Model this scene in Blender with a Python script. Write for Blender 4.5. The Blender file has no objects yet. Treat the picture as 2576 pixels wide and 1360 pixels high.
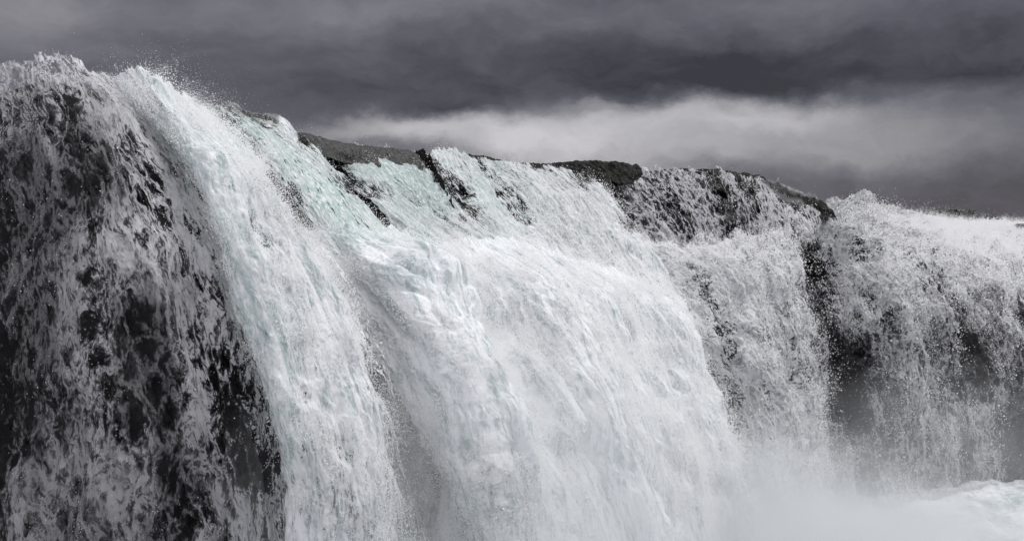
import bpy, math, random
import numpy as np
from mathutils import Vector
R = math.radians
random.seed(7); rng = np.random.default_rng(11)

# ------------------------------------------------------------------ camera
SC = bpy.context.scene
F = 2516.0; CX, CY, YH = 1288.0, 680.0, 555.0
TILT = math.atan((CY - YH) / F)
cam = bpy.data.cameras.new('camera'); cam.sensor_width = 36; cam.lens = 36 * F / 2576
cam.clip_start = 0.1; cam.clip_end = 6000
co = bpy.data.objects.new('camera', cam); SC.collection.objects.link(co); SC.camera = co
co.rotation_euler = (R(90) - TILT, 0, 0)
def P(x, y, D):
    """a point seen at picture position x, y (2576 wide) standing D metres in front of the camera"""
    x, y, D = np.asarray(x, float), np.asarray(y, float), np.asarray(D, float)
    a = (x - CX) / F; b = (CY - y) / F
    dy = math.cos(TILT) + b * math.sin(TILT); dz = -math.sin(TILT) + b * math.cos(TILT)
    s = D / dy
    return np.stack([a * s, D + 0 * a, dz * s], -1)
def proj(p):
    fw = p[..., 1] * math.cos(TILT) - p[..., 2] * math.sin(TILT)
    up = p[..., 1] * math.sin(TILT) + p[..., 2] * math.cos(TILT)
    return CX + p[..., 0] / fw * F, CY - up / fw * F

# ------------------------------------------------------------------ sky
SUN_EL, SUN_AZ = 52, 62          # azimuth from +Y towards +X
W = bpy.data.worlds.new("World"); SC.world = W; W.use_nodes = True
nt = W.node_tree; nt.nodes.clear()
def N(nt, t, **k):
    n = nt.nodes.new(t)
    for a, b in k.items(): setattr(n, a, b)
    return n
class G:
    """tiny expression builder for node trees"""
    def __init__(s, nt): s.nt = nt
    def put(s, sock, v):
        if isinstance(v, bpy.types.NodeSocket): s.nt.links.new(v, sock)
        elif v is not None: sock.default_value = v
    def m(s, op, a, b=None, c=None, clamp=False):
        n = N(s.nt, 'ShaderNodeMath', operation=op, use_clamp=clamp)
        s.put(n.inputs[0], a); s.put(n.inputs[1], b)
        if c is not None: s.put(n.inputs[2], c)
        return n.outputs[0]
    def v(s, op, a, b=None, c=None):
        n = N(s.nt, 'ShaderNodeVectorMath', operation=op)
        s.put(n.inputs[0], a)
        if b is not None: s.put(n.inputs[3] if op == 'SCALE' else n.inputs[1], b)
        if c is not None: s.put(n.inputs[2], c)
        return n.outputs[1] if op in ('LENGTH', 'DOT_PRODUCT', 'DISTANCE') else n.outputs[0]
    def ss(s, x, a, b, lo=0.0, hi=1.0):
        n = N(s.nt, 'ShaderNodeMapRange', interpolation_type='SMOOTHSTEP')
        s.put(n.inputs[0], x); s.put(n.inputs[1], a); s.put(n.inputs[2], b); s.put(n.inputs[3], lo); s.put(n.inputs[4], hi)
        return n.outputs[0]
    def noise(s, vec, scale, detail=4, rough=0.55, dist=0.0, color=False):
        n = N(s.nt, 'ShaderNodeTexNoise'); n.inputs['Scale'].default_value = scale
        n.inputs['Detail'].default_value = detail; n.inputs['Roughness'].default_value = rough
        n.inputs['Distortion'].default_value = dist
        s.nt.links.new(vec, n.inputs['Vector']); return n.outputs[1 if color else 0]
    def vor(s, vec, scale, feature='F1', rand=1.0, detail=0):
        n = N(s.nt, 'ShaderNodeTexVoronoi', feature=feature); n.inputs['Scale'].default_value = scale
        n.inputs['Randomness'].default_value = rand
        if 'Detail' in n.inputs: n.inputs['Detail'].default_value = detail
        s.nt.links.new(vec, n.inputs['Vector']); return n.outputs['Distance']
    def mix(s, f, a, b):
        n = N(s.nt, 'ShaderNodeMix', data_type='RGBA')
        s.put(n.inputs[0], f); s.put(n.inputs[6], a); s.put(n.inputs[7], b); return n.outputs[2]
    def mixf(s, f, a, b):
        n = N(s.nt, 'ShaderNodeMix', data_type='FLOAT')
        s.put(n.inputs[0], f); s.put(n.inputs[2], a); s.put(n.inputs[3], b); return n.outputs[0]
g = G(nt)
tc = N(nt, 'ShaderNodeTexCoord').outputs['Generated']
sep = N(nt, 'ShaderNodeSeparateXYZ'); nt.links.new(tc, sep.inputs[0])
X, Y, Z = sep.outputs
az = g.m('ARCTAN2', X, Y)                       # bearing
el = g.m('ARCSINE', Z)                          # height above the horizon
cmb = N(nt, 'ShaderNodeCombineXYZ'); g.put(cmb.inputs[0], az); g.put(cmb.inputs[1], g.m('MULTIPLY', el, 2.6))
skv = cmb.outputs[0]
skn = g.v('MULTIPLY', g.v('ADD', skv, g.v('MULTIPLY', N(nt, 'ShaderNodeCombineXYZ').outputs[0], (0, 0, 0))), (1, .62, 1))
warp = g.noise(skn, 7.0, 7, 0.6, color=True)
wv = g.v('MULTIPLY', g.v('SUBTRACT', warp, (0.5, 0.5, 0.5)), (0.12, 0.22, 0))
skw = g.v('ADD', skv, wv)
def cloud(base, blobs):
    acc = base
    for (px, py, rx, ry, amp) in blobs:
        a0 = math.atan((px - CX) / F); e0 = math.atan((YH - py) / F) * 2.6
        n = N(nt, 'ShaderNodeVectorMath', operation='SUBTRACT'); g.put(n.inputs[0], skw); n.inputs[1].default_value = (a0, e0, 0)
        d = g.v('MULTIPLY', n.outputs[0], (F / rx, F / ry / 2.6, 0))
        l = g.v('LENGTH', d)
        w = g.m('EXPONENT', g.m('MULTIPLY', g.m('POWER', l, 2.6), -1.0))
        acc = g.m('MULTIPLY_ADD', w, amp, acc)
    return acc
# brightness of the cloud deck (linear): slate bank, pale gap low over the horizon
fine = g.m('ADD', g.m('MULTIPLY', g.noise(g.v('MULTIPLY', skw, (1, .7, 1)), 6.0, 9, 0.6), .6), g.m('MULTIPLY', g.noise(g.v('MULTIPLY', skw, (1, 1.1, 1)), 15.0, 8, 0.6), .4))
base = g.m('MULTIPLY_ADD', fine, 0.19, 0.022)
SKYB = [(30, 50, 200, 110, 0.11), (350, 60, 260, 50, 0.04), (720, 50, 330, 60, 0.05), (1020, 20, 220, 45, 0.06), (1330, 40, 300, 50, 0.03), (1500, 175, 560, 75, -0.055), (980, 255, 330, 45, -.03),
        (2200, 165, 420, 70, -0.05), (2380, 235, 260, 40, -0.035), (1900, 225, 420, 30, -.04), (1200, 283, 160, 26, -.05),
        (1150, 350, 240, 36, 0.20), (1420, 340, 260, 60, 0.26), (1430, 385, 180, 30, .10), (1650, 370, 420, 75, 0.14), (1880, 300, 260, 36, 0.24), (2000, 360, 420, 70, 0.12), (980, 340, 190, 28, 0.17),
        (2300, 370, 300, 60, 0.05), (2600, 480, 330, 90, -0.03), (2450, 15, 160, 40, 0.05), (2060, 25, 200, 40, 0.03), (1500, 268, 90, 14, .08), (1300, 420, 300, 30, .12)]
tear = g.noise(g.v('MULTIPLY', skw, (1, .8, 1)), 11.0, 9, 0.62)
lum = g.m('MAXIMUM', g.m('MULTIPLY', cloud(base, SKYB), g.m('MULTIPLY_ADD', tear, .7, .67)), 0.04)
# unseen sky overhead and behind the camera, brightened to light the falls
up = g.ss(Z, 0.3, 0.85)
back = g.ss(Y, 0.2, -0.9)
lum = g.m('ADD', lum, g.m('ADD', g.m('MULTIPLY', up, 1.05), g.m('MULTIPLY', back, 0.72)))
tint = g.mix(g.ss(lum, 0.05, 0.35), (0.96, 0.945, 1.10, 1), (1.0, 0.99, 1.0, 1))
ccol = g.v('SCALE', tint, lum)
sky = N(nt, 'ShaderNodeTexSky', sky_type='NISHITA', sun_disc=False, sun_elevation=R(SUN_EL), sun_rotation=R(SUN_AZ))
skyc = g.v('SCALE', sky.outputs[0], 0.08)
ccol = g.v('MULTIPLY', ccol, (1.0, .985, 1.03))
tot = g.v('ADD', g.v('SCALE', ccol, 0.95), g.v('SCALE', skyc, 0.03))
bg = N(nt, 'ShaderNodeBackground'); g.put(bg.inputs[0], tot); bg.inputs[1].default_value = 1.0
wo = N(nt, 'ShaderNodeOutputWorld'); nt.links.new(bg.outputs[0], wo.inputs[0])

sun = bpy.data.lights.new('sun', 'SUN'); sun.energy = 3.1; sun.angle = R(12); sun.color = (1, 0.985, 0.96)
so = bpy.data.objects.new('sun', sun); SC.collection.objects.link(so)
d = Vector((math.sin(R(SUN_AZ)) * math.cos(R(SUN_EL)), math.cos(R(SUN_AZ)) * math.cos(R(SUN_EL)), math.sin(R(SUN_EL))))
so.rotation_euler = d.to_track_quat('Z', 'Y').to_euler(); so.location = d * 60
SC.view_settings.view_transform = 'Standard'; SC.view_settings.look = 'None'; SC.view_settings.exposure = 0.0
SC.view_settings.gamma = 1.0
SC.cycles.transparent_max_bounces = 24; SC.cycles.max_bounces = 6; SC.cycles.volume_bounces = 3
SC.cycles.diffuse_bounces = 3; SC.cycles.glossy_bounces = 2; SC.cycles.caustics_reflective = False; SC.cycles.caustics_refractive = False

# ------------------------------------------------------------------ noise in numpy
def _h(ix, iy, iz, s):
    h = (ix.astype(np.int64) * 374761393 + iy.astype(np.int64) * 668265263 + iz.astype(np.int64) * 2147483647 + s * 1274126177) & 0xffffffff
    h = ((h ^ (h >> 13)) * 1274126177) & 0xffffffff
    h = ((h ^ (h >> 16)) * 2246822519) & 0xffffffff
    return ((h ^ (h >> 15)) & 0xffff) / 32767.5 - 1.0
def vn(p, s=0):
    i = np.floor(p); f = p - i; f = f * f * f * (f * (f * 6 - 15) + 10); i = i.astype(np.int64); r = 0
    for a in (0, 1):
        wa = f[..., 0] if a else 1 - f[..., 0]
        for b in (0, 1):
            wb = wa * (f[..., 1] if b else 1 - f[..., 1])
            for c in (0, 1):
                r = r + wb * (f[..., 2] if c else 1 - f[..., 2]) * _h(i[..., 0] + a, i[..., 1] + b, i[..., 2] + c, s)
    return r
def fbm(p, o=4, s=0, g=0.5, ridge=False):
    a = 1.0; t = 0; n = 0
    for k in range(o):
        v = vn(p * 2.03 ** k + 17.3 * k, s + k)
        if ridge: v = 1 - 2 * np.abs(v)
        t = t + a * v; n += a; a *= g
    return t / n
def sst(x, a, b):
    t = np.clip((x - a) / (b - a), 0, 1); return t * t * (3 - 2 * t)

# ------------------------------------------------------------------ where the water is thin, thick or glassy, with some shade in its opacity
# strokes: (polyline points, radius, amount)
THIN = [
 ([(70,160),(150,140),(215,165)],24,.45), ([(30,200),(45,290)],55,.30), ([(-5,300),(0,340)],30,.4),
 ([(120,230),(175,260)],28,.4), ([(175,240),(200,330),(225,400),(235,560)],44,.62), ([(100,300),(160,380)],40,.3),
 ([(335,365),(375,470),(405,550)],40,.62), ([(5,420),(0,700),(0,1000),(0,1360)],30,.6), ([(40,560),(60,640)],30,.3),
 ([(225,690),(250,800)],55,.5), ([(330,740),(345,810)],30,.5), ([(370,860),(400,970),(405,1060)],55,.6),
 ([(500,850),(560,970),(600,1090),(640,1200)],58,.6), ([(150,1040),(240,1060),(330,1100)],58,.5), ([(430,1190),(445,1290),(450,1380)],42,.7),
 ([(60,1000),(80,1130)],45,.35), ([(230,880),(250,960)],50,.4), ([(470,690),(510,740)],36,.4), ([(90,780),(80,860)],40,.25),
 ([(20,860),(20,1120)],40,.5), ([(560,1040),(520,1160)],60,.35), ([(320,560),(420,640)],50,.25),([(500,1280),(560,1340)],40,.2),
 ([(520,262),(600,275),(680,295)],14,.65), ([(560,310),(620,350),(680,400)],30,.35), ([(685,435),(730,475)],16,.5), ([(740,480),(790,560)],25,.3),
 ([(640,560),(660,620)],32,.3), ([(770,880),(780,1000)],26,.33), ([(1070,1090),(1100,1130)],30,.35), ([(870,1150),(900,1190)],36,.3),
 ([(960,1000),(1000,1140),(1060,1200)],40,.22), ([(850,1260),(900,1340)],50,.25), ([(720,540),(735,600)],25,.2),
 ([(770,335),(860,365),(1010,378)],24,.95), ([(800,360),(860,410),(890,460),(960,490)],22,.85),
 ([(1050,372),(1110,420),(1140,490),(1190,548)],17,.6), ([(1145,430),(1172,480)],22,.4), ([(1225,420),(1262,465),(1300,515),(1330,550)],15,.6),
 ([(1300,412),(1390,420)],8,.5), ([(1415,408),(1500,410),(1590,415)],14,.9), ([(1455,430),(1475,455)],20,.6), ([(1510,430),(1550,450),(1565,500),(1582,560)],30,.6),
 ([(1600,420),(1660,470),(1672,530)],26,.35), ([(1640,560),(1650,590)],24,.4), ([(1690,510),(1712,570)],16,.45), ([(1727,540),(1735,590)],16,.3),
 ([(1780,440),(1805,480),(1842,585)],28,.62), ([(1870,440),(1885,470),(1903,530)],15,.6), ([(1932,458),(1997,492),(2062,514)],13,.9),
 ([(2000,585),(2035,640)],30,.6), ([(2035,650),(2045,690)],16,.35), ([(1910,590),(1960,620)],25,.25), ([(2100,550),(2110,575)],14,.4), ([(2140,615),(2180,640)],24,.4), ([(2282,615),(2292,660)],12,.45),
 ([(2335,680),(2362,730),(2407,770),(2432,820),(2455,890)],26,.62), ([(2565,760),(2580,800)],20,.7), ([(2190,735),(2190,770)],20,.5), ([(2235,790),(2250,840)],14,.5),
 ([(2040,690),(2070,770),(2110,880),(2130,965),(2150,1060)],52,.66), ([(1985,740),(2000,850),(2030,950)],30,.45), ([(2160,860),(2180,960)],40,.35), ([(2400,860),(2420,960)],50,.35), ([(2060,600),(2090,700)],24,.3),
 ([(1757,690),(1780,755),(1812,805),(1824,855),(1838,905)],22,.62), ([(1880,830),(1935,860),(1940,920)],20,.35), ([(1925,975),(1935,1005)],18,.5), ([(1995,975),(2000,1020)],12,.5), ([(1965,1080),(1975,1100)],16,.35), ([(1850,940),(1870,990)],20,.3),
 ([(2467,880),(2480,990)],48,.5), ([(2542,1080),(2560,1200)],55,.7), ([(2560,900),(2576,1000)],40,.4), ([(2330,860),(2380,960)],50,.2), ([(2200,880),(2230,1000)],40,.2), ([(2160,1050),(2260,1180)],60,.4),
]
TEAL = [([(620,320),(720,400),(800,500)],60,.8), ([(560,290),(640,320)],25,.5), ([(420,300),(560,560),(620,800)],55,.4), ([(900,430),(980,400),(1040,500)],80,.75), ([(1010,400),(1080,440),(1120,500)],50,.6), ([(1260,430),(1340,520)],60,.3), ([(900,560),(1040,620)],60,.5),
        ([(1075,630),(1170,760),(1230,850)],34,.5), ([(850,500),(880,600)],50,.5), ([(1370,950),(1430,1080)],55,.2), ([(640,800),(720,1200)],60,.25), ([(2090,560),(2130,600)],50,.2), ([(1180,420),(1250,560)],60,.5)]
DENS = [([(-60,330),(-60,1400)],230,-.52), ([(200,560),(280,900),(300,1400)],250,-.70), ([(440,760),(510,1100),(530,1400)],140,-.42), ([(90,230),(200,400)],150,-.48), ([(250,260),(380,450)],90,-.30), ([(120,500),(160,800)],120,-.12),  # foam opacity; cuts also stand in for shade at left, right foot, lower centre
        ([(2400,900),(2420,1250)],240,-.52), ([(1900,600),(2100,900)],110,-.12), ([(2120,880),(2180,1200)],90,-.40), ([(2560,850),(2600,1300)],150,-.35), ([(1030,1080),(1150,1250)],150,-.16), ([(850,1250),(1100,1360)],160,-.20), ([(1150,1180),(1500,1340)],180,-.16), ([(700,560),(700,560)],60,-.1),
        ([(1480,440),(1900,500)],70,-.2)]
# clear dark flow gliding over the lip
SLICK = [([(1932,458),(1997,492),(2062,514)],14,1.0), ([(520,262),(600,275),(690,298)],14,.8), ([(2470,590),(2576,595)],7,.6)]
def strokes(px, py, S, soft=1.0):
    out = np.zeros_like(px)
    for pts, r, a in S:
        d2 = np.full_like(px, 1e9)
        if len(pts) == 1: pts = pts * 2
        for (x0, y0), (x1, y1) in zip(pts[:-1], pts[1:]):
            dx, dy = x1 - x0, y1 - y0; L = dx * dx + dy * dy + 1e-6
            t = np.clip(((px - x0) * dx + (py - y0) * dy) / L, 0, 1)
            d2 = np.minimum(d2, (px - x0 - t * dx) ** 2 + (py - y0 - t * dy) ** 2)
        out = out + a * np.exp(-(d2 / (r * r * soft * soft)) ** 1.2)
    return out

PEAKS = [(350,190,60,12), (405,222,25,12), (1135,386,30,10), (560,266,40,8), (2165,512,40,14), (1530,408,40,6), (1640,422,25,8), (2240,535,20,8), (1780,425,30,6)]
# ------------------------------------------------------------------ helpers
def tag(o, label=None, cat=None, group=None, kind=None):
    if label: o['label'] = label
    if cat: o['category'] = cat
    if group: o['group'] = group
    if kind: o['kind'] = kind
    return o
def mesh_np(name, verts, quads, mat, attrs=None, smooth=True, parent=None):
    me = bpy.data.meshes.new(name); verts = np.ascontiguousarray(verts, np.float32); quads = np.ascontiguousarray(quads, np.int32)
    k = quads.shape[1]; n = len(quads)
    me.vertices.add(len(verts)); me.vertices.foreach_set('co', verts.ravel())
    me.loops.add(n * k); me.loops.foreach_set('vertex_index', quads.ravel())
    me.polygons.add(n); me.polygons.foreach_set('loop_start', np.arange(0, n * k, k, dtype=np.int32))
    me.polygons.foreach_set('use_smooth', np.full(n, smooth))
    me.update(calc_edges=True)
    for an, av in (attrs or {}).items():
        av = np.ascontiguousarray(av, np.float32)
        if av.ndim == 1:
            at = me.attributes.new(an, 'FLOAT', 'POINT'); at.data.foreach_set('value', av)
        else:
            at = me.attributes.new(an, 'FLOAT_VECTOR', 'POINT'); at.data.foreach_set('vector', av.ravel())
    me.materials.append(mat)
    o = bpy.data.objects.new(name, me); SC.collection.objects.link(o)
    if parent: o.parent = parent
    return o
def grid_quads(nr, nc):
    i = np.arange(nr - 1)[:, None] * nc + np.arange(nc - 1)[None]
    return np.stack([i, i + 1, i + nc + 1, i + nc], -1).reshape(-1, 4)
def cr(ctrl, n):
    """Catmull-Rom through ctrl (k, ...) at n even parameters"""
    k = len(ctrl); t = np.linspace(0, k - 1, n); i = np.clip(t.astype(int), 0, k - 2); f = t - i
    f = f.reshape((-1,) + (1,) * (ctrl.ndim - 1))
    c = np.concatenate([2 * ctrl[:1] - ctrl[1:2], ctrl, 2 * ctrl[-1:] - ctrl[-2:-1]])
    a, b, cc, d = c[i], c[i + 1], c[i + 2], c[i + 3]
    return .5 * (2 * b + (cc - a) * f + (2 * a - 5 * b + 4 * cc - d) * f * f + (3 * b - 3 * cc + d - a) * f ** 3)
POOL = -7.15
def net_surface(net, nr, nc):
    cols = []
    for col in net:
        a = np.array(col, float); p = P(a[:, 0], a[:, 1], a[:, 2])
        if p[-1, 2] > POOL + .1:                  # carry the stream on down into the pool
            d = p[-1] - p[-2]; dz = POOL - .3 - p[-1, 2]
            k = .7 if a[-1, 1] > 1200 else .04; p = np.vstack([p, p[-1] + d / d[2] * dz * np.array([k, k, 1])])
        else:
            p = np.vstack([p, p[-1] + np.array([0, -.1, -.6])])
        cols.append(p)
    c = np.array(cols)                              # (ncol, nrow, 3)
    # even out by arc length down each stream
    full = cr(c.transpose(1, 0, 2), 200)            # rows dense
    L = np.concatenate([[0], np.cumsum(np.linalg.norm(np.diff(full.mean(1), axis=0), axis=1))])
    t = np.linspace(0, L[-1], nr)
    idx = np.interp(t, L, np.arange(200)); i0 = np.clip(idx.astype(int), 0, 198); f = (idx - i0)[:, None, None]
    rows = full[i0] * (1 - f) + full[i0 + 1] * f
    s = cr(rows.transpose(1, 0, 2), nc).transpose(1, 0, 2)
    return s                                        # (nr, nc, 3)
def normals(s):
    du = np.gradient(s, axis=1); dv = np.gradient(s, axis=0)
    n = np.cross(du, dv); n /= np.linalg.norm(n, axis=-1, keepdims=True) + 1e-9
    flip = (n[..., 1].mean() > 0)
    return -n if flip else n

# ------------------------------------------------------------------ materials
def new_mat(name):
    m = bpy.data.materials.new(name); m.use_nodes = True; m.node_tree.nodes.clear(); return m, G(m.node_tree)
def attr(g, name, vec=False):
    n = N(g.nt, 'ShaderNodeAttribute', attribute_name=name); return n.outputs['Vector' if vec else 'Fac']
def water_mat(name, cell=4.5, stretch=0.42, netw=.28, white=(.80,.83,.85,1), bump=.8, gw=1.0, lw=1.0, deep=(.36, .42, .43, 1), warp=.3):
    m, g = new_mat(name); nt = g.nt
    fl = attr(g, 'flow', True); cov = attr(g, 'cover'); dens = attr(g, 'dens'); teal = attr(g, 'teal'); slick = attr(g, 'slick')
    st = g.v('MULTIPLY', fl, (1, stretch, 1))
    wn = g.noise(st, 2.2, 4, .6, color=True)
    w = g.v('ADD', st, g.v('SCALE', g.v('SUBTRACT', wn, (.5, .5, .5)), warp))
    fg = g.m('MULTIPLY_ADD', g.noise(g.v('MULTIPLY', fl, (1, .6, 1)), 60, 3, .7), .9, -.45)
    e1 = g.vor(w, cell, 'DISTANCE_TO_EDGE'); e2 = g.vor(w, cell * 2.7, 'DISTANCE_TO_EDGE')
    net1 = g.ss(e1, 0.0, .34, 1, 0); net2 = g.ss(e2, 0.0, .36, 1, 0)
    gr = g.noise(w, cell * 5.5, 8, .68)
    lo = g.noise(w, cell * .55, 5, .6)
    gk = g.m('MULTIPLY_ADD', gr, 2.0 * gw, -1.0 * gw); lk = g.m('MULTIPLY_ADD', lo, 1.5 * lw, -.75 * lw)
    nk = g.m('ADD', g.m('MULTIPLY', net1, netw), g.m('MULTIPLY', net2, netw * .6))
    fld = g.m('ADD', g.m('ADD', g.m('ADD', gk, fg), lk), g.m('ADD', nk, .5 - netw * .5))
    thr = g.m('MULTIPLY_ADD', cov, -1.25, 1.12)
    wd = g.mixf(dens, .50, .12)
    al = g.ss(fld, g.m('SUBTRACT', thr, wd), g.m('ADD', thr, g.m('MULTIPLY', wd, 1.5)))
    veil = g.m('MULTIPLY', g.ss(fld, g.m('SUBTRACT', thr, .5), g.m('ADD', thr, .1)), .03)   # thin film between strands
    al = g.m('MAXIMUM', al, veil)
    body = g.mixf(dens, g.m('MULTIPLY_ADD', gr, .8, -.05), 1.0)
    alpha = g.m('MULTIPLY', al, dens)
    web = g.m('ADD', g.m('ADD', g.m('MULTIPLY', net1, .55), g.m('MULTIPLY', net2, .4)), g.m('MULTIPLY', g.m('ADD', gk, fg), .45))
    strand = g.m('MULTIPLY', g.m('MULTIPLY', g.ss(web, .42, .85), g.ss(fld, g.m('SUBTRACT', thr, .15), g.m('ADD', thr, .5))), g.m('MULTIPLY', g.m('MULTIPLY', g.m('SUBTRACT', 1.0, dens), g.ss(dens, .0, .6, .35, 1.0)), .42))
    alpha = g.m('ADD', alpha, strand, clamp=True)
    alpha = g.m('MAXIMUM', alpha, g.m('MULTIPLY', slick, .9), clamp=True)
    ti = g.m('MULTIPLY', teal, g.ss(gr, .60, .47), clamp=True)
    streak = g.noise(g.v('MULTIPLY', w, (1, .45, 1)), cell * 2.2, 7, .62)
    aer = g.ss(g.m('MULTIPLY_ADD', streak, .6, g.m('MULTIPLY', gr, .4)), .36, .56)     # aerated white against denser blue-grey water
    col = g.mix(ti, g.mix(aer, deep, white), (.46, .59, .57, 1))
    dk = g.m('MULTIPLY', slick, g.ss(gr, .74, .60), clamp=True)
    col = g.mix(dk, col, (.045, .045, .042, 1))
    bh = g.m('ADD', g.m('MULTIPLY', gr, 1.0), g.m('MULTIPLY', fld, .6))
    b = N(nt, 'ShaderNodeBump'); b.inputs['Strength'].default_value = bump; b.inputs['Distance'].default_value = .05; g.put(b.inputs['Height'], bh)
    pr = N(nt, 'ShaderNodeBsdfPrincipled'); g.put(pr.inputs['Base Color'], col); pr.inputs['IOR'].default_value = 1.33
    g.put(pr.inputs['Roughness'], g.mixf(slick, g.mixf(teal, .45, .25), .34)); g.put(pr.inputs['Normal'], b.outputs[0])
    tr = N(nt, 'ShaderNodeBsdfTranslucent'); g.put(tr.inputs[0], col); g.put(tr.inputs['Normal'], b.outputs[0])
    mx = N(nt, 'ShaderNodeMixShader'); mx.inputs[0].default_value = .3; nt.links.new(pr.outputs[0], mx.inputs[1]); nt.links.new(tr.outputs[0], mx.inputs[2])
    tp = N(nt, 'ShaderNodeBsdfTransparent'); m2 = N(nt, 'ShaderNodeMixShader'); g.put(m2.inputs[0], alpha)
    nt.links.new(tp.outputs[0], m2.inputs[1]); nt.links.new(mx.outputs[0], m2.inputs[2])
    o = N(nt, 'ShaderNodeOutputMaterial'); nt.links.new(m2.outputs[0], o.inputs[0]); return m
def rock_mat(name, moss=.3, base=(.028, .026, .027, 1), spec=.3):
    m, g = new_mat(name); nt = g.nt
    tc = N(nt, 'ShaderNodeTexCoord').outputs['Object']
    n1 = g.noise(tc, 2.5, 8, .62); n2 = g.noise(tc, 11, 8, .65)
    pr = None; c = g.mix(g.ss(n1, .38, .62), base, tuple(min(1, v * 2.2) for v in base[:3]) + (1,))
    c = g.mix(g.m('MULTIPLY', g.ss(n2, .5, .68), moss), c, (.024, .028, .013, 1))
    b = N(nt, 'ShaderNodeBump'); b.inputs['Strength'].default_value = .8; b.inputs['Distance'].default_value = .06; g.put(b.inputs['Height'], g.m('ADD', n1, n2))
    pr = N(nt, 'ShaderNodeBsdfPrincipled'); g.put(pr.inputs['Base Color'], c); g.put(pr.inputs['Roughness'], g.ss(n2, .35, .65, .35, .8)); pr.inputs['Specular IOR Level'].default_value = spec; g.put(pr.inputs['Normal'], b.outputs[0])
    o = N(nt, 'ShaderNodeOutputMaterial'); nt.links.new(pr.outputs[0], o.inputs[0]); return m
def plain_mat(name, col, rough=.5, transl=0.0):
    m, g = new_mat(name); nt = g.nt
    tc = N(nt, 'ShaderNodeTexCoord').outputs['Object']; n1 = g.noise(tc, 9, 4, .6)
    c = g.mix(n1, tuple(v * .75 for v in col) + (1,), tuple(min(1, v * 1.2) for v in col) + (1,))
    pr = N(nt, 'ShaderNodeBsdfPrincipled'); g.put(pr.inputs['Base Color'], c); pr.inputs['Roughness'].default_value = rough
    out = pr.outputs[0]
    if transl:
        tr = N(nt, 'ShaderNodeBsdfTranslucent'); g.put(tr.inputs[0], c); mx = N(nt, 'ShaderNodeMixShader'); mx.inputs[0].default_value = transl
        nt.links.new(out, mx.inputs[1]); nt.links.new(tr.outputs[0], mx.inputs[2]); out = mx.outputs[0]
    o = N(nt, 'ShaderNodeOutputMaterial'); nt.links.new(out, o.inputs[0]); return m
M_WATER = water_mat('white_water', 5.5, .30, .2, (.88, .90, .92, 1), .40, 1.2, .9, (.38, .46, .47, 1)); M_LACE = water_mat('laced_water', 6.0, .50, .6, (.79, .79, .82, 1), .6, 1.3, .7, (.40, .41, .44, 1), .42); M_FAR = water_mat('tumbling_water', 4.2, .62, .4, (.80, .81, .83, 1), .65, 1.3, 1.1, (.30, .32, .34, 1))
M_CLIFF = rock_mat('wet_cliff', .1, (.006, .0055, .0065, 1), .08); M_ROCK = rock_mat('mossy_rock', .6, (.008, .0078, .0075, 1), .05)
def glide_mat():
    m, g = new_mat('gliding_water'); nt = g.nt
    tc = N(nt, 'ShaderNodeTexCoord').outputs['Object']
    r = N(nt, 'ShaderNodeVectorRotate', rotation_type='Z_AXIS'); nt.links.new(tc, r.inputs['Vector']); r.inputs['Angle'].default_value = R(39)
    sv = g.v('MULTIPLY', r.outputs[0], (2.2, 14, 5)); n1 = g.noise(sv, 1.0, 7, .65); n2 = g.noise(sv, 2.6, 6, .7)
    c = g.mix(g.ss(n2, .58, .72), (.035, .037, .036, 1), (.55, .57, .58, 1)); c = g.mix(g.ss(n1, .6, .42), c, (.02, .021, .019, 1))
    b = N(nt, 'ShaderNodeBump'); b.inputs['Strength'].default_value = .8; b.inputs['Distance'].default_value = .05; g.put(b.inputs['Height'], g.m('ADD', n1, n2))
    pr = N(nt, 'ShaderNodeBsdfPrincipled'); g.put(pr.inputs['Base Color'], c); pr.inputs['Roughness'].default_value = .28; pr.inputs['IOR'].default_value = 1.33; g.put(pr.inputs['Normal'], b.outputs[0])
    o = N(nt, 'ShaderNodeOutputMaterial'); nt.links.new(pr.outputs[0], o.inputs[0]); return m
M_GLIDE = glide_mat()
M_DROP = plain_mat('droplets', (.85, .86, .88), .3, .4)

_pg = bpy.data.node_groups.new('drops', 'GeometryNodeTree')
_pg.interface.new_socket('Geometry', in_out='INPUT', socket_type='NodeSocketGeometry'); _pg.interface.new_socket('Geometry', in_out='OUTPUT', socket_type='NodeSocketGeometry')
_i = N(_pg, 'NodeGroupInput'); _o = N(_pg, 'NodeGroupOutput'); _mp = N(_pg, 'GeometryNodeMeshToPoints'); _sm = N(_pg, 'GeometryNodeSetMaterial')
_ra = N(_pg, 'GeometryNodeInputNamedAttribute', data_type='FLOAT'); _ra.inputs[0].default_value = 'rad'; _sm.inputs['Material'].default_value = M_DROP
_pg.links.new(_i.outputs[0], _mp.inputs['Mesh']); _pg.links.new(_ra.outputs[0], _mp.inputs['Radius']); _pg.links.new(_mp.outputs[0], _sm.inputs[0]); _pg.links.new(_sm.outputs[0], _o.inputs[0])
def points_obj(name, pts, rad, mat, parent=None):
    me = bpy.data.meshes.new(name); me.vertices.add(len(pts)); me.vertices.foreach_set('co', np.ascontiguousarray(pts, np.float32).ravel())
    a = me.attributes.new('rad', 'FLOAT', 'POINT'); a.data.foreach_set('value', np.ascontiguousarray(rad, np.float32)); me.materials.append(mat)
    o = bpy.data.objects.new(name, me); SC.collection.objects.link(o); o.modifiers.new('drops', 'NODES').node_group = _pg
    o['kind'] = 'stuff'
    if parent: o.parent = parent
    return o
FN = dict(left=.06, plume=.035, teal=.05, centre=.06, rocky=.06, main=.02, lumpy=.06, right=.06)
DB = dict(left=.98, plume=.96, teal=.86, centre=.76, rocky=.76, main=1.04, lumpy=.93, right=.88)
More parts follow.
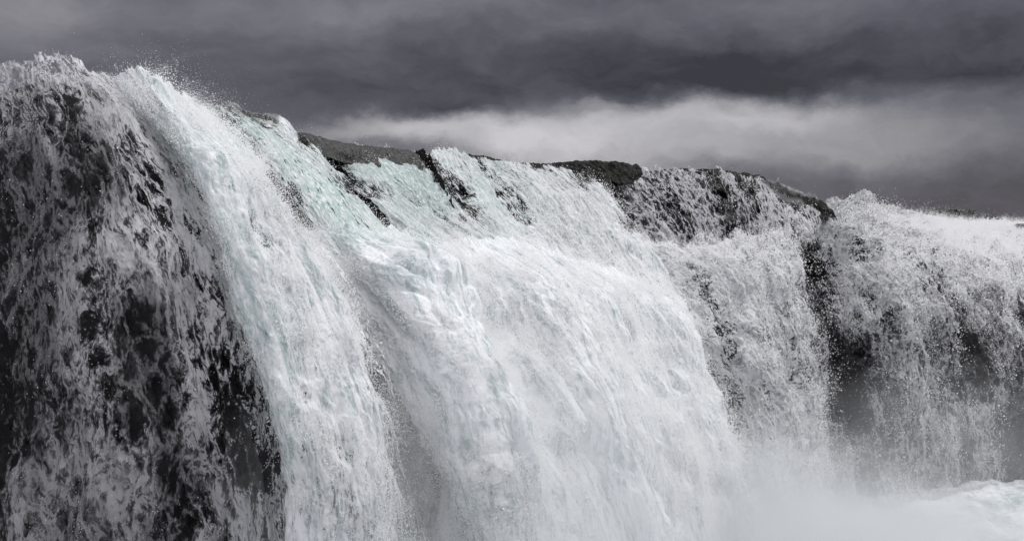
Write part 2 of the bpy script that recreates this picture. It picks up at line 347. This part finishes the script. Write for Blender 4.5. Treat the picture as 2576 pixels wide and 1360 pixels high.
BIL = dict(left=.15, plume=.2, teal=.12, centre=.32, rocky=.35, main=.19, lumpy=.38, right=.34)
EDGE = dict(left=(.1, .22), plume=(.26, .5), teal=(.1, .12), centre=(.06, .1), rocky=(.1, .1), main=(.12, .2), lumpy=(.15, .3), right=(.1, .1))
SPRAY = dict(left=.5, plume=2.6, teal=.6, centre=1.6, rocky=.7, main=2.8, lumpy=2.0, right=2.)
SPREAD = dict(left=.05, plume=.09, teal=.04, centre=.07, rocky=.08, main=.14, lumpy=.12, right=.12)
# ------------------------------------------------------------------ the cascades
NETS = {}
NETS['left'] = [
 [(-160,205,10.2),(-170,330,9.8),(-170,520,9.5),(-160,760,9.3),(-150,1050,9.2),(-150,1500,9.2)],
 [(0,158,10.2),(10,290,9.6),(30,500,9.2),(50,760,9.0),(60,1050,8.9),(70,1500,8.9)],
 [(100,122,10.2),(150,240,9.5),(200,450,9.0),(230,740,8.7),(250,1040,8.6),(260,1500,8.6)],
 [(170,124,10.3),(260,250,9.8),(340,460,9.3),(390,740,9.0),(420,1040,8.9),(440,1500,8.9)],
 [(235,172,10.8),(360,330,10.2),(460,540,9.7),(530,800,9.4),(570,1080,9.3),(600,1500,9.2)],
 [(330,205,11.9),(530,400,11.3),(670,600,10.8),(770,840,10.5),(820,1100,10.4),(850,1500,10.3)]]
NETS['plume'] = [
 [(272,208,11.2),(300,310,10.5),(360,480,9.9),(440,760,9.6),(530,1060,9.5),(590,1500,9.4)],
 [(340,172,11.0),(430,290,10.2),(540,480,9.6),(650,780,9.3),(720,1080,9.2),(760,1500,9.2)],
 [(405,212,11.4),(520,330,10.7),(680,520,10.1),(800,800,9.8),(880,1100,9.7),(930,1500,9.7)],
 [(480,258,12.2),(630,400,11.4),(800,570,10.8),(950,840,10.5),(1040,1120,10.4),(1100,1500,10.4)],
 [(530,285,13.2),(700,460,12.5),(900,650,11.8),(1060,900,11.4),(1180,1170,11.2),(1250,1500,11.1)]]
NETS['teal'] = [
 [(480,262,13.8),(600,380,13.3),(760,560,12.9),(900,760,12.6),(1000,1000,12.3),(1050,1300,12.2)],
 [(560,266,14.2),(660,350,13.6),(800,510,13.1),(950,710,12.7),(1100,950,12.4),(1170,1300,12.2)],
 [(640,276,14.8),(730,360,14.2),(860,500,13.6),(1010,690,13.1),(1180,930,12.8),(1260,1300,12.6)],
 [(720,308,15.4),(800,400,14.8),(900,520,14.1),(1060,700,13.6),(1230,930,13.3),(1330,1300,13.1)],
 [(765,335,16.2),(850,440,15.6),(960,565,15.0),(1120,740,14.4),(1290,950,14.1),(1400,1300,14.0)]]
NETS['centre'] = [
 [(730,322,17.6),(820,410,17.0),(940,520,16.5),(1080,640,16),(1250,760,15.6)],
 [(850,345,18),(930,425,17.6),(1040,530,17.1),(1190,650,16.6),(1350,770,16.2)],
 [(960,362,18.5),(1040,435,18.1),(1130,540,17.6),(1270,650,17.1),(1400,770,16.7)],
 [(1060,374,19.1),(1120,450,18.6),(1200,550,18.1),(1320,650,17.7),(1450,780,17.3)],
 [(1150,385,20),(1230,470,19.5),(1310,570,19.1),(1400,660,18.7),(1530,800,18.3)],
 [(1280,407,21),(1380,490,20.5),(1440,590,20),(1510,680,19.7),(1620,820,19.3)],
 [(1400,414,22),(1500,510,21.5),(1560,610,21.1),(1620,710,20.8),(1700,850,20.4)],
 [(1480,420,23.4),(1570,520,22.8),(1640,620,22.4),(1700,720,22.0),(1770,860,21.6)]]
NETS['rocky'] = [
 [(1380,415,23.8),(1440,500,23.5),(1500,600,23.2),(1580,720,23.0),(1680,860,22.8)],
 [(1490,408,24),(1550,500,23.7),(1600,600,23.4),(1660,720,23.1),(1740,860,22.8)],
 [(1590,414,24.5),(1640,500,24),(1690,600,23.6),(1740,720,23.2),(1800,860,22.8)],
 [(1700,426,25),(1750,510,24.4),(1800,620,24),(1850,740,23.6),(1900,880,23.3)],
 [(1800,426,25.6),(1830,510,25.0),(1860,620,24.6),(1900,740,24.2),(1950,880,23.8)],
 [(1870,434,26.2),(1900,520,25.4),(1930,620,25.0),(1970,750,24.6),(2020,900,24.2)],
 [(1960,458,27),(1990,540,26.4),(2020,640,26),(2060,760,25.6),(2100,900,25.2)],
 [(2075,508,28.5),(2090,580,27.8),(2120,680,27.2),(2150,780,26.8),(2180,900,26.4)]]
NETS['main'] = [
 [(680,560,13.6),(760,690,12.9),(840,880,12.3),(910,1100,11.9),(960,1500,11.7)],
 [(880,560,12.8),(1000,700,12.0),(1110,880,11.4),(1200,1100,11.0),(1280,1500,10.8)],
 [(1080,600,14.5),(1180,740,13.8),(1300,900,13.2),(1400,1120,12.9),(1470,1500,12.7)],
 [(1250,605,16),(1370,740,15.3),(1500,910,14.7),(1590,1140,14.3),(1650,1500,14.1)],
 [(1400,625,17.5),(1540,760,16.8),(1660,940,16.2),(1740,1150,15.8),(1790,1480,15.6)],
 [(1550,680,19),(1680,810,18.2),(1790,970,17.6),(1860,1160,17.3),(1900,1420,17.1)],
 [(1650,750,20.5),(1780,880,19.7),(1860,1020,19.2),(1920,1180,18.9),(1960,1380,18.7)]]
NETS['lumpy'] = [
 [(1480,600,21.8),(1600,720,21.4),(1720,880,21),(1830,1060,20.8),(1900,1300,20.6)],
 [(1650,600,22.8),(1760,700,22.1),(1850,850,21.6),(1930,1030,21.3),(1970,1290,21)],
 [(1800,590,23.8),(1870,680,22.8),(1940,840,22.4),(1990,1030,22.1),(2010,1280,21.9)],
 [(1930,560,25.6),(1980,650,24.6),(2030,820,24.0),(2060,1010,23.6),(2080,1270,23.3)],
 [(2070,545,28.8),(2130,650,27.4),(2180,820,26.6),(2210,1010,26.0),(2230,1265,25.4)]]
NETS['right'] = [
 [(1930,540,29.4),(1950,600,28.2),(1970,700,27.2),(2000,850,26.3),(2030,1030,25.6),(2050,1260,25.0)],
 [(2090,506,30),(2140,580,27.8),(2190,700,26.6),(2230,860,25.9),(2255,1030,25.4),(2265,1255,24.9)],
 [(2190,514,33),(2240,590,29.5),(2300,710,27.6),(2345,870,26.8),(2365,1040,26.2),(2375,1250,25.6)],
 [(2290,543,40),(2350,610,32),(2430,730,28.8),(2475,880,27.6),(2495,1040,26.9),(2505,1245,26.2)],
 [(2400,557,58),(2470,615,36),(2560,740,30.5),(2610,880,28.8),(2640,1040,27.9),(2650,1240,27.1)],
 [(2600,564,75),(2680,625,42),(2760,750,33.5),(2800,900,31),(2830,1050,29.8),(2840,1240,28.6)]]
INFO = {
 'left':   ('laced_cascade', 'thin dark grey lacy curtain over black rock at the left end of the falls', M_LACE, 900, 560, .20, .58),
 'plume':  ('leaping_cascade', 'tall white plume leaping from a splashing peak beside the lacy dark curtain', M_WATER, 900, 520, .34, .84),
 'teal':   ('glassy_cascade', 'glassy green-tinted sheet bending over the lip behind the tall white plume', M_WATER, 700, 460, .14, .74),
 'centre': ('ribbed_cascade', 'pale green and white upper curtain split by thin dark rock ribs at mid crest', M_WATER, 520, 800, .20, .84),
 'rocky':  ('veiled_cascade', 'thin strings of water draping the dark mossy rocks right of mid crest', M_LACE, 420, 700, .20, .44),
 'main':   ('billowing_cascade', 'huge billowing white body of water bursting forward below the ribbed curtain', M_WATER, 900, 760, .55, .98),
 'lumpy':  ('churning_cascade', 'lumpy white column with dark holes between the billowing body and the grey falls', M_FAR, 700, 480, .32, .78),
 'right':  ('foaming_cascade', 'wide foaming grey white falls fed by rapids at the far right end', M_FAR, 800, 700, .34, .72)}
G_FALL = 'cascades side by side along the waterfall crest'
rock_parts = []
for key, net in NETS.items():
    name, label, mat, nr, nc, amp, cov0 = INFO[key]
    s = net_surface(net, nr, nc); n = normals(s)
    rowlen = np.linalg.norm(np.diff(s, axis=0), axis=-1).mean(1); vlen = np.concatenate([[0], np.cumsum(rowlen)])
    mid = s[int(nr * (.72 if key == 'right' else .4))]; ulen = np.concatenate([[0], np.cumsum(np.linalg.norm(np.diff(mid, axis=0), axis=-1))])
    U, V = np.meshgrid(ulen, vlen); seed = hash(key) % 1; off = 13.7 * list(NETS).index(key)
    su = np.linspace(0, 1, nc)[None] + 0 * U; sv = np.linspace(0, 1, nr)[:, None] + 0 * U
    # backing rock of this stretch, a little behind the water
    rs = s[::5, ::5]; rn = n[::5, ::5]; ru, rv = su[::5, ::5], sv[::5, ::5]
    edge = np.minimum(np.minimum(ru, 1 - ru) * 4, 1); top = np.minimum(rv * 6, 1)
    back = .45 + (1 - edge) ** 2 * 1.0 + (1 - top) ** 2 * .5
    if key in ('main', 'plume', 'lumpy'): back = back + .5 + (1 - top) ** 2 * .6
    rp = np.concatenate([rs], 0)
    disp = .28 * fbm(rp * 1.1, 5, 90, .55) + .16 * fbm(rp * np.array([2.2, 2.2, 1.2]), 4, 70, .6, True)
    r0, r1, r2, r3 = {'main': (.28, 1, .12, .9), 'plume': (.25, 1, .12, .8), 'lumpy': (.12, 1, .08, .95), 'left': (.06, 1, 0, .9), 'teal': (.04, 1, .05, .9)}.get(key, (.03, 1, .02, .98))
    A_ = (rs - rn * (back - disp)[..., None] - np.array([0, 0, .18]))
    rock_parts.append(A_[int(r0 * len(A_)):, int(r2 * A_.shape[1]):max(2, int(r3 * A_.shape[1]))])
    # relief of the water: long ropes, billows, then spatter
    q = np.stack([U + off, V, 0 * U], -1)
    wq = np.stack([fbm(q * .9, 3, 5), fbm(q * .9 + 7, 3, 6), 0 * U], -1) * .35
    qq = q + wq
    ropes = fbm(qq * np.array([1.3, .30, 1]), 3, 1, .5)
    if key == 'right': ropes = fbm(qq * np.array([.9, .55, 1]), 4, 1, .55)
    bil = 2.2 * np.abs(fbm(qq * np.array([1.6, .6, 1]), 2, 2, .45)) + .9 * np.abs(fbm(qq * np.array([5, 1.8, 1]), 2, 22, .5)) - .55
    fin = 2 * np.abs(fbm(qq * np.array([13, 5, 1]), 2, 3, .6)) - .5
    spl = np.maximum(fbm(qq * np.array([14, 10, 1]), 3, 4, .6), 0) ** 1.5
    px, py = proj(s)
    teal = np.clip(strokes(px, py, TEAL), 0, 1)
    thin = .8 * strokes(px + 34 * fbm(q * 2.2, 4, 31, .6), py + 44 * fbm(q * 2.2, 4, 32, .6), THIN)
    grow = sst(sv, 0, .22) * .85 + .15
    if key == 'right': grow = np.ones_like(grow)
    if key == 'main': ropes = (1 - .7 * sst(sv, .55, .85)) * .55 * ropes + .9 * fbm(qq * np.array([.62, .10, 1]), 2, 61, .5) + .5 * (sst(sv, 0, .06) - sst(sv, .08, .3)) * (1 + fbm(qq * np.array([1.2, .5, 1]), 2, 62))
    h = amp * (ropes * .8 + bil * BIL[key]) * grow + amp * FN[key] * fin + amp * 3 * FN[key] * spl * (.4 + .6 * grow)
    h = h - thin * amp * .5
    # ragged sides: the stream thins and falls back at its edges
    en = .10 * fbm(q * np.array([1, .5, 1]), 4, 8)
    ed = np.minimum(su, 1 - su) + en
    if key == 'left': ed = np.where(su < .5, 1, ed)
    if key == 'right': ed = np.where(su > .5, 1, ed)
    edw = sst(ed, -.02, np.where(su < .5, EDGE[key][0], EDGE[key][1]) * (.25 + .75 * sst(sv, 0, .3)))
    h = h - (1 - edw) * amp * 1.3
    tn = sst(sv + .012 * fbm(q * 4, 3, 9), .0, .012)
    if key in ('main', 'lumpy'): tn = sst(sv + .05 * fbm(q * 2, 4, 9), -.01, .06)
    v = s + n * h[..., None]
    lip = np.exp(-sv * (28 if key != 'right' else 60)) * edw * (.25 if key == 'left' else 1)
    pk = np.zeros_like(px)
    for (ax, ay, ar, aa) in PEAKS: pk = pk + aa * np.exp(-((px - ax) ** 2 + (py - ay) ** 2) / ar ** 2)
    v[..., 2] += lip * (.11 * np.maximum(fbm(q * np.array([3.5, 3, 1]), 3, 44, .5, True), 0) * s[..., 1] / 18) + pk * s[..., 1] / F * (.6 + .8 * fbm(q * np.array([6, 4, 1]), 4, 45, .6, True))
    slick = np.clip(strokes(px, py, SLICK), 0, 1)
    cover = cov0 - thin + .14 * fbm(q * .8, 3, 12)
    if key == 'right': cover = cover + (1 - sst(sv, .1, .4)) * (.12 - .35 * sst(fbm(q * np.array([.5, .9, 1]), 4, 19, .6), .05, .45))
    cover = cover - (1 - edw) * .75 - (1 - tn) * .8
    if key == 'main': cover = cover - .7 * (1 - sst(s[..., 2], POOL, POOL + 2.2)) * sst(su, .5, .8)
    if key == 'centre': cover = cover - .16 * sst(sv, .25, .5) + .12 * fbm(q * np.array([1.6, .5, 1]), 3, 29)
    if key == 'left': cover = cover + .22 * np.exp(-sv * 12)
    dd_ = strokes(px, py, DENS); dens = np.clip((.25 * np.exp(-sv * 14) if key == 'left' else 0) + DB[key] + .20 * fbm(q * np.array([1.1, .35, 1]), 3, 71) + dd_ + (.10 + .55 * np.clip(-dd_, 0, .8)) * fbm(q * np.array([1.8, .8, 1]), 5, 14, .6), .05, 1)
    teal = np.clip(strokes(px, py, TEAL), 0, 1)
    flow = q * 1.0
    o = mesh_np(name, v.reshape(-1, 3), grid_quads(nr, nc), mat,
                {'flow': flow.reshape(-1, 3), 'cover': cover.ravel(), 'dens': dens.ravel(), 'teal': teal.ravel(), 'slick': (np.clip(slick, 0, 1) * tn * edw).ravel()})
    tag(o, label, 'waterfall', G_FALL)
    # flying drops and froth thrown off the face of this stream
    dn = np.gradient(s, axis=0); dn /= np.linalg.norm(dn, axis=-1, keepdims=True)
    pix = s[..., 1] / 1006.0
    area = np.linalg.norm(np.gradient(s, axis=0), axis=-1) * np.linalg.norm(np.gradient(s, axis=1), axis=-1)
    inview = (px > -60) & (px < 2640) & (py < 1420)
    clump = sst(fbm(q * np.array([5, 3, 1]), 3, 51, .6), -.25, .45)
    wgt = np.maximum(area / pix ** 2 * inview * clump * np.clip(cover, .04, 1) * dens * (1 - .75 * teal) * (1 - .7 * slick), 0).ravel()
    if key == 'right': wgt = wgt * (.08 + .92 * sst(sv, .12, .32)).ravel()
    cnt = int(min(wgt.sum() * SPRAY[key], 700000))
    ix = rng.choice(wgt.size, cnt, p=wgt / wgt.sum())
    e = rng.exponential(1, cnt)
    jit = rng.normal(0, 1, (cnt, 3)) * (pix.ravel()[ix] * 1.6)[:, None]
    pp = v.reshape(-1, 3)[ix] + n.reshape(-1, 3)[ix] * (e * SPREAD[key] * (.3 + 1.2 * clump.ravel()[ix]) - .01)[:, None] + dn.reshape(-1, 3)[ix] * (rng.normal(0, .05, cnt))[:, None] + jit
    lipd = sv.ravel()[ix] < .04
    pp[:, 2] += np.where(lipd & (rng.random(cnt) < .2), rng.exponential(.05, cnt), 0)
    
    rad = (.75 if key == 'left' else 1) * pix.ravel()[ix] * np.clip(rng.lognormal(-1.15, .36, cnt), .15, 1.1) * np.exp(-.25 * e) * np.where(lipd, .6, 1)
    points_obj('spray', pp, rad, M_DROP, o)

# cliff: the wall of the gorge and all backing rock
top = np.array([(-700,330,11.5),(-200,300,11.3),(0,265,11),(100,205,11),(170,200,11.2),(240,228,11.6),(300,238,12.0),(350,262,12.5),(480,300,13.6),(600,305,15.2),(750,352,17),(900,375,18.8),(1050,395,20),(1250,415,22),(1400,430,24.2),(1600,432,25.5),(1850,455,27.5),(2060,525,30),(2250,590,33),(2500,640,37),(2900,660,42)], float)
tp = cr(P(top[:, 0], top[:, 1], top[:, 2]), 500)
zz = np.linspace(0, 1, 160)[:, None]
wl = tp[None] + np.zeros((160, 1, 1)); wl[..., 2] = tp[None, :, 2] * (1 - zz) + (POOL - .5) * zz
lean = (zz ** .7) * 1.0
wl[..., 0] += .78 * lean; wl[..., 1] -= .63 * lean
dd = .3 * fbm(wl * 1.1, 5, 93, .55) + .15 * fbm(wl * 2.3, 4, 77, .6, True); dd = dd * sst(zz, 0, .1)
wl[..., 0] += .78 * dd; wl[..., 1] -= .63 * dd
cap = wl[:1].copy(); cap[..., 0] -= .78 * 6; cap[..., 1] += .63 * 6; cap[..., 2] -= .4
rock_parts.append(np.concatenate([cap, wl], 0))
vs, qs, b = [], [], 0
for r in rock_parts:
    nr, nc = r.shape[:2]; vs.append(r.reshape(-1, 3)); qs.append(grid_quads(nr, nc) + b); b += nr * nc
tag(mesh_np('cliff', np.vstack(vs), np.vstack(qs), M_CLIFF), 'black wet rock face behind the falling water', 'cliff', kind='structure')

# ------------------------------------------------------------------ pool
def pool_mat():
    m, g = new_mat('pool_foam'); nt = g.nt
    tc = N(nt, 'ShaderNodeTexCoord').outputs['Object']
    a = g.noise(tc, .9, 8, .62, .6); b_ = g.noise(tc, 5, 8, .6)
    c = g.mix(g.ss(g.m('ADD', g.m('MULTIPLY', a, .7), g.m('MULTIPLY', b_, .3)), .40, .58), (.34, .39, .40, 1), (.62, .64, .66, 1))
    bp = N(nt, 'ShaderNodeBump'); bp.inputs['Distance'].default_value = .15; g.put(bp.inputs['Height'], g.m('ADD', a, b_))
    pr = N(nt, 'ShaderNodeBsdfPrincipled'); g.put(pr.inputs['Base Color'], c); pr.inputs['Roughness'].default_value = .5; g.put(pr.inputs['Normal'], bp.outputs[0])
    o = N(nt, 'ShaderNodeOutputMaterial'); nt.links.new(pr.outputs[0], o.inputs[0]); return m
gx, gy = np.meshgrid(np.linspace(-10, 34, 500), np.linspace(2, 34, 460))
pq = np.stack([gx, gy, 0 * gx], -1)
pz = POOL + .16 * fbm(pq * .5, 4, 40) + .12 * fbm(pq * np.array([1.2, 2.2, 1]), 5, 41, .55, True)
tag(mesh_np('pool_water', np.stack([gx, gy, pz], -1).reshape(-1, 3), grid_quads(*gx.shape), pool_mat()), 'white churned water at the foot of the falls', 'water', kind='structure')

# ------------------------------------------------------------------ mist rising off the pool
def mist(name, label, cx, cy, cz, rx, ry, rz, dens, seed):
    import bmesh
    bm = bmesh.new(); bmesh.ops.create_icosphere(bm, subdivisions=4, radius=1)
    for v in bm.verts: v.co = (v.co.x * rx, v.co.y * ry, v.co.z * rz)
    me = bpy.data.meshes.new(name); bm.to_mesh(me); bm.free()
    m, g = new_mat('mist'); nt = g.nt
    tc = N(nt, 'ShaderNodeTexCoord').outputs['Object']
    r = g.v('LENGTH', g.v('MULTIPLY', tc, (1 / rx, 1 / ry, 1 / rz)))
    nz = g.noise(g.v('ADD', tc, (seed, seed, 0)), .55, 5, .6)
    fall = g.ss(r, 1.0, .15)
    d = g.m('MULTIPLY', g.m('MULTIPLY', fall, g.ss(nz, .36, .62, .25, 1)), dens)
    pv = N(nt, 'ShaderNodeVolumePrincipled'); pv.inputs['Color'].default_value = (.74, .765, .78, 1); g.put(pv.inputs['Density'], d); pv.inputs['Anisotropy'].default_value = .2
    o = N(nt, 'ShaderNodeOutputMaterial'); nt.links.new(pv.outputs[0], o.inputs['Volume']); me.materials.append(m)
    ob = bpy.data.objects.new(name, me); ob.location = (cx, cy, cz); SC.collection.objects.link(ob)
    tag(ob, label, 'mist', kind='stuff')
a = P(1830, 1410, 16.5); mist('mist', 'pale mist boiling up where the white body of water lands', a[0], a[1], a[2], 5.6, 4.2, 2.6, 1.2, 3)
a = P(1270, 1350, 10.6); mist('mist', 'fine white haze hanging before the lower middle of the falls', a[0], a[1], a[2], 4.4, 2.4, 2.5, .55, 5)
a = P(2380, 1130, 22.5); mist('mist', 'thin grey spray drifting in front of the far right falls', a[0], a[1], a[2], 4.8, 2.2, 2.5, .17, 9)

a = P(2250, 1330, 20.5); mist('mist', 'low white spray lying over the churned pool at the right foot of the falls', a[0], a[1], a[2], 5.5, 3.2, 1.0, .9, 21)
# ------------------------------------------------------------------ stones along the lip, far bank
def stone(name, label, x, y, D, w, d, h, rot=0, seed=0, mat=None, res=90, cat='rock', group=None, stru=False):
    th, ph = np.meshgrid(np.linspace(0, 2 * np.pi, res), np.linspace(-np.pi / 2, np.pi / 2, res // 2))
    u = np.stack([np.cos(ph) * np.cos(th), np.cos(ph) * np.sin(th), np.sin(ph)], -1)
    u = np.sign(u) * np.abs(u) ** .9
    r = 1 + .30 * fbm(u * 1.6 + seed * 5, 5, seed, .6) + .12 * fbm(u * np.array([w, d, h]) * 4 + seed, 4, seed + 3, .6, True)
    p = u * r[..., None] * np.array([w, d, h]) / 2
    c, s_ = math.cos(rot), math.sin(rot)
    p = np.stack([p[..., 0] * c - p[..., 1] * s_, p[..., 0] * s_ + p[..., 1] * c, p[..., 2]], -1)
    o = mesh_np(name, p.reshape(-1, 3), grid_quads(res // 2, res), mat or M_ROCK)
    o.location = P(x, y, D).tolist()
    if stru: tag(o, label, None, None, 'structure')
    else: tag(o, label, cat, group)
    return o
GR = 'dark wet stones breaking the lip of the falls'
def ledge(name, label, pts, wide, mat, seed, front=.18, deep=.55, group=GR, nu=260, rough=.09, cat='rock'):
    a = np.array(pts, float); c = cr(P(a[:, 0], a[:, 1], a[:, 2]), nu)
    o_ = np.linspace(-1, 1, 60)[:, None]
    out = np.where(o_ < 0, o_ * wide, o_ * front * 2)
    prof = -np.where(o_ < 0, .10 * o_ ** 2, deep * o_ ** 1.7)
    p = c[None] + np.zeros((60, 1, 1)); t = np.linspace(0, 1, nu)[None] + 0 * o_
    taper = sst(np.minimum(t, 1 - t), 0, .10)
    p[..., 0] += .78 * out; p[..., 1] -= .63 * out; p[..., 2] += prof - .25 * (1 - taper)
    p[..., 2] += rough * fbm(p * 3.2, 5, seed, .6) + rough * .5 * fbm(p * np.array([9, 9, 9]), 3, seed + 9, .6, True) - rough * .4 - .03
    dd = .10 * fbm(p * 2.6 + 9, 4, seed + 4, .6) * (o_ > 0); p[..., 0] += .78 * dd; p[..., 1] -= .63 * dd
    return tag(mesh_np(name, p.reshape(-1, 3), grid_quads(60, nu), mat), label, cat, group if cat == 'rock' else None)
ledge('rock_ledge', 'long mossy dark rock ledge with thin strings of water draping down from it', [(1400,420,23.4),(1420,405,23.6),(1450,402,23.7),(1530,400,24.0),(1580,407,24.4),(1625,422,24.8)], 1.6, M_ROCK, 1)
ledge('rock_ledge', 'short dark rock ledge poking above the white lip left of the long mossy ledge', [(1165,392,20.2),(1190,384,20.4),(1220,386,20.7),(1250,394,21),(1275,404,21.3)], 1.2, M_ROCK, 2)
ledge('rock_ledge', 'thin low rock edge between white crests just left of the long mossy ledge', [(1300,408,22.2),(1340,406,22.6),(1375,411,23),(1402,416,23.3)], 1.2, M_ROCK, 3)
ledge('rock_ledge', 'dark rock crown with veils of water between the mossy ledge and the rapids', [(1680,428,25.2),(1720,421,25.5),(1780,422,25.8),(1850,428,26.3),(1900,439,26.8),(1945,452,27.3)], 1.6, M_ROCK, 4)
ledge('rock_ledge', 'low dark sloping ledge where clear water slides beside the foaming rapids', [(1940,450,27.1),(1975,470,27.4),(2020,488,27.9),(2062,505,28.4),(2090,520,28.8)], 1.2, M_ROCK, 5, front=.22, deep=.6, rough=.14)
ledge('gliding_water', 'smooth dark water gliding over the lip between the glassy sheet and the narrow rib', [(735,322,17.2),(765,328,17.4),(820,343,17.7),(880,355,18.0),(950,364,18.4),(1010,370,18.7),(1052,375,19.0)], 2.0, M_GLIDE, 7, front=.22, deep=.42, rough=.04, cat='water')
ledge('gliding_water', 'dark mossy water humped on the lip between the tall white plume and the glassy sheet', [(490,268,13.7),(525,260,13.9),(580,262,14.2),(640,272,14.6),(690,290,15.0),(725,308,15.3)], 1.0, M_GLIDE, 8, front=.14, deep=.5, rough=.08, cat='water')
ledge('rock_rib', 'narrow dark rib of rock running down the upper curtain at mid crest', [(1035,370,18.9),(1070,376,18.8),(1098,410,18.55),(1120,455,18.25),(1142,505,17.95),(1180,552,17.7)], .14, M_ROCK, 6, front=.04, deep=.30, rough=.22)
stone('boulder', 'small dark boulder in the white rapids at the far right edge', 2572, 569, 52, 1.0, .7, .30, 0, 8, plain_mat('brown_rock', (.035, .022, .02), .6))
stone('low_mound', 'low dark rocky mound behind the rapids near the right edge', 2470, 554, 85, 2.4, 2.0, .8, 0, 9)
M_HILL = plain_mat('far_bank', (.045, .05, .055), .9)
hx = np.linspace(20, 140, 240); hy = np.linspace(190, 240, 20)
HX, HY = np.meshgrid(hx, hy)
HZ = -.4 + 1.1 * np.exp(-((HY - 212) / 12) ** 2) * (1 + .6 * fbm(np.stack([HX * .3, HY * .3, 0 * HX], -1), 4, 66, .6))
tag(mesh_np('hills', np.stack([HX, HY, HZ], -1).reshape(-1, 3), grid_quads(*HX.shape), M_HILL), 'dark low far bank on the horizon', kind='structure')
# shrubs on the far bank
M_LEAF = plain_mat('shrub_leaf', (.05, .07, .035), .6, .2); M_STEM = plain_mat('shrub_stem', (.05, .04, .03), .8)
def shrub(label, x, y, D, w, h, n):
    root = bpy.data.objects.new('shrub', None); SC.collection.objects.link(root); root.location = P(x, y, D).tolist()
    tag(root, label, 'shrub', 'shrubs on the far bank behind the rapids')
    sv_, sq, lv, lq = [], [], [], []
    def quad(V, Q, a, b, wd):
        a, b = np.array(a), np.array(b); side = np.cross(b - a, rng.normal(0, 1, 3)); side = side / (np.linalg.norm(side) + 1e-6) * wd
        k = len(V); m_ = (a + b) / 2; V += [a, m_ + side, b, m_ - side]; Q.append([k, k + 1, k + 2, k + 3])
    for i in range(n):
        bx = rng.uniform(-w / 2, w / 2); tip = np.array([bx + rng.uniform(-.1, .35), rng.uniform(-.2, .2), h * rng.uniform(.45, 1)])
        b0 = np.array([bx, 0, -.25]); quad(sv_, sq, b0, tip, .02); quad(sv_, sq, b0, tip, .02)
        for k in range(26):
            c = b0 + (tip - b0) * rng.uniform(.25, 1.02); dv = rng.normal(0, 1, 3); dv[2] = abs(dv[2]); dv /= np.linalg.norm(dv)
            quad(lv, lq, c, c + dv * rng.uniform(.08, .16), .035)
    mesh_np('stem', np.array(sv_), np.array(sq), M_STEM, smooth=False, parent=root); mesh_np('foliage', np.array(lv), np.array(lq), M_LEAF, smooth=False, parent=root)
shrub('densest dark green shrub behind the rapids, widest of the far bank row', 2366, 544, 62, .95, .45, 34)
shrub('spiky dark green shrub just right of the densest shrub behind the rapids', 2403, 540, 62, .5, .35, 16)
shrub('rightmost small shrub beside the low dark mound behind the rapids', 2432, 547, 62, .55, .5, 16)
shrub('leftmost faint shrub half lost in flying spray behind the rapids', 2322, 544, 62, .5, .35, 12)
bpy.context.view_layer.update()
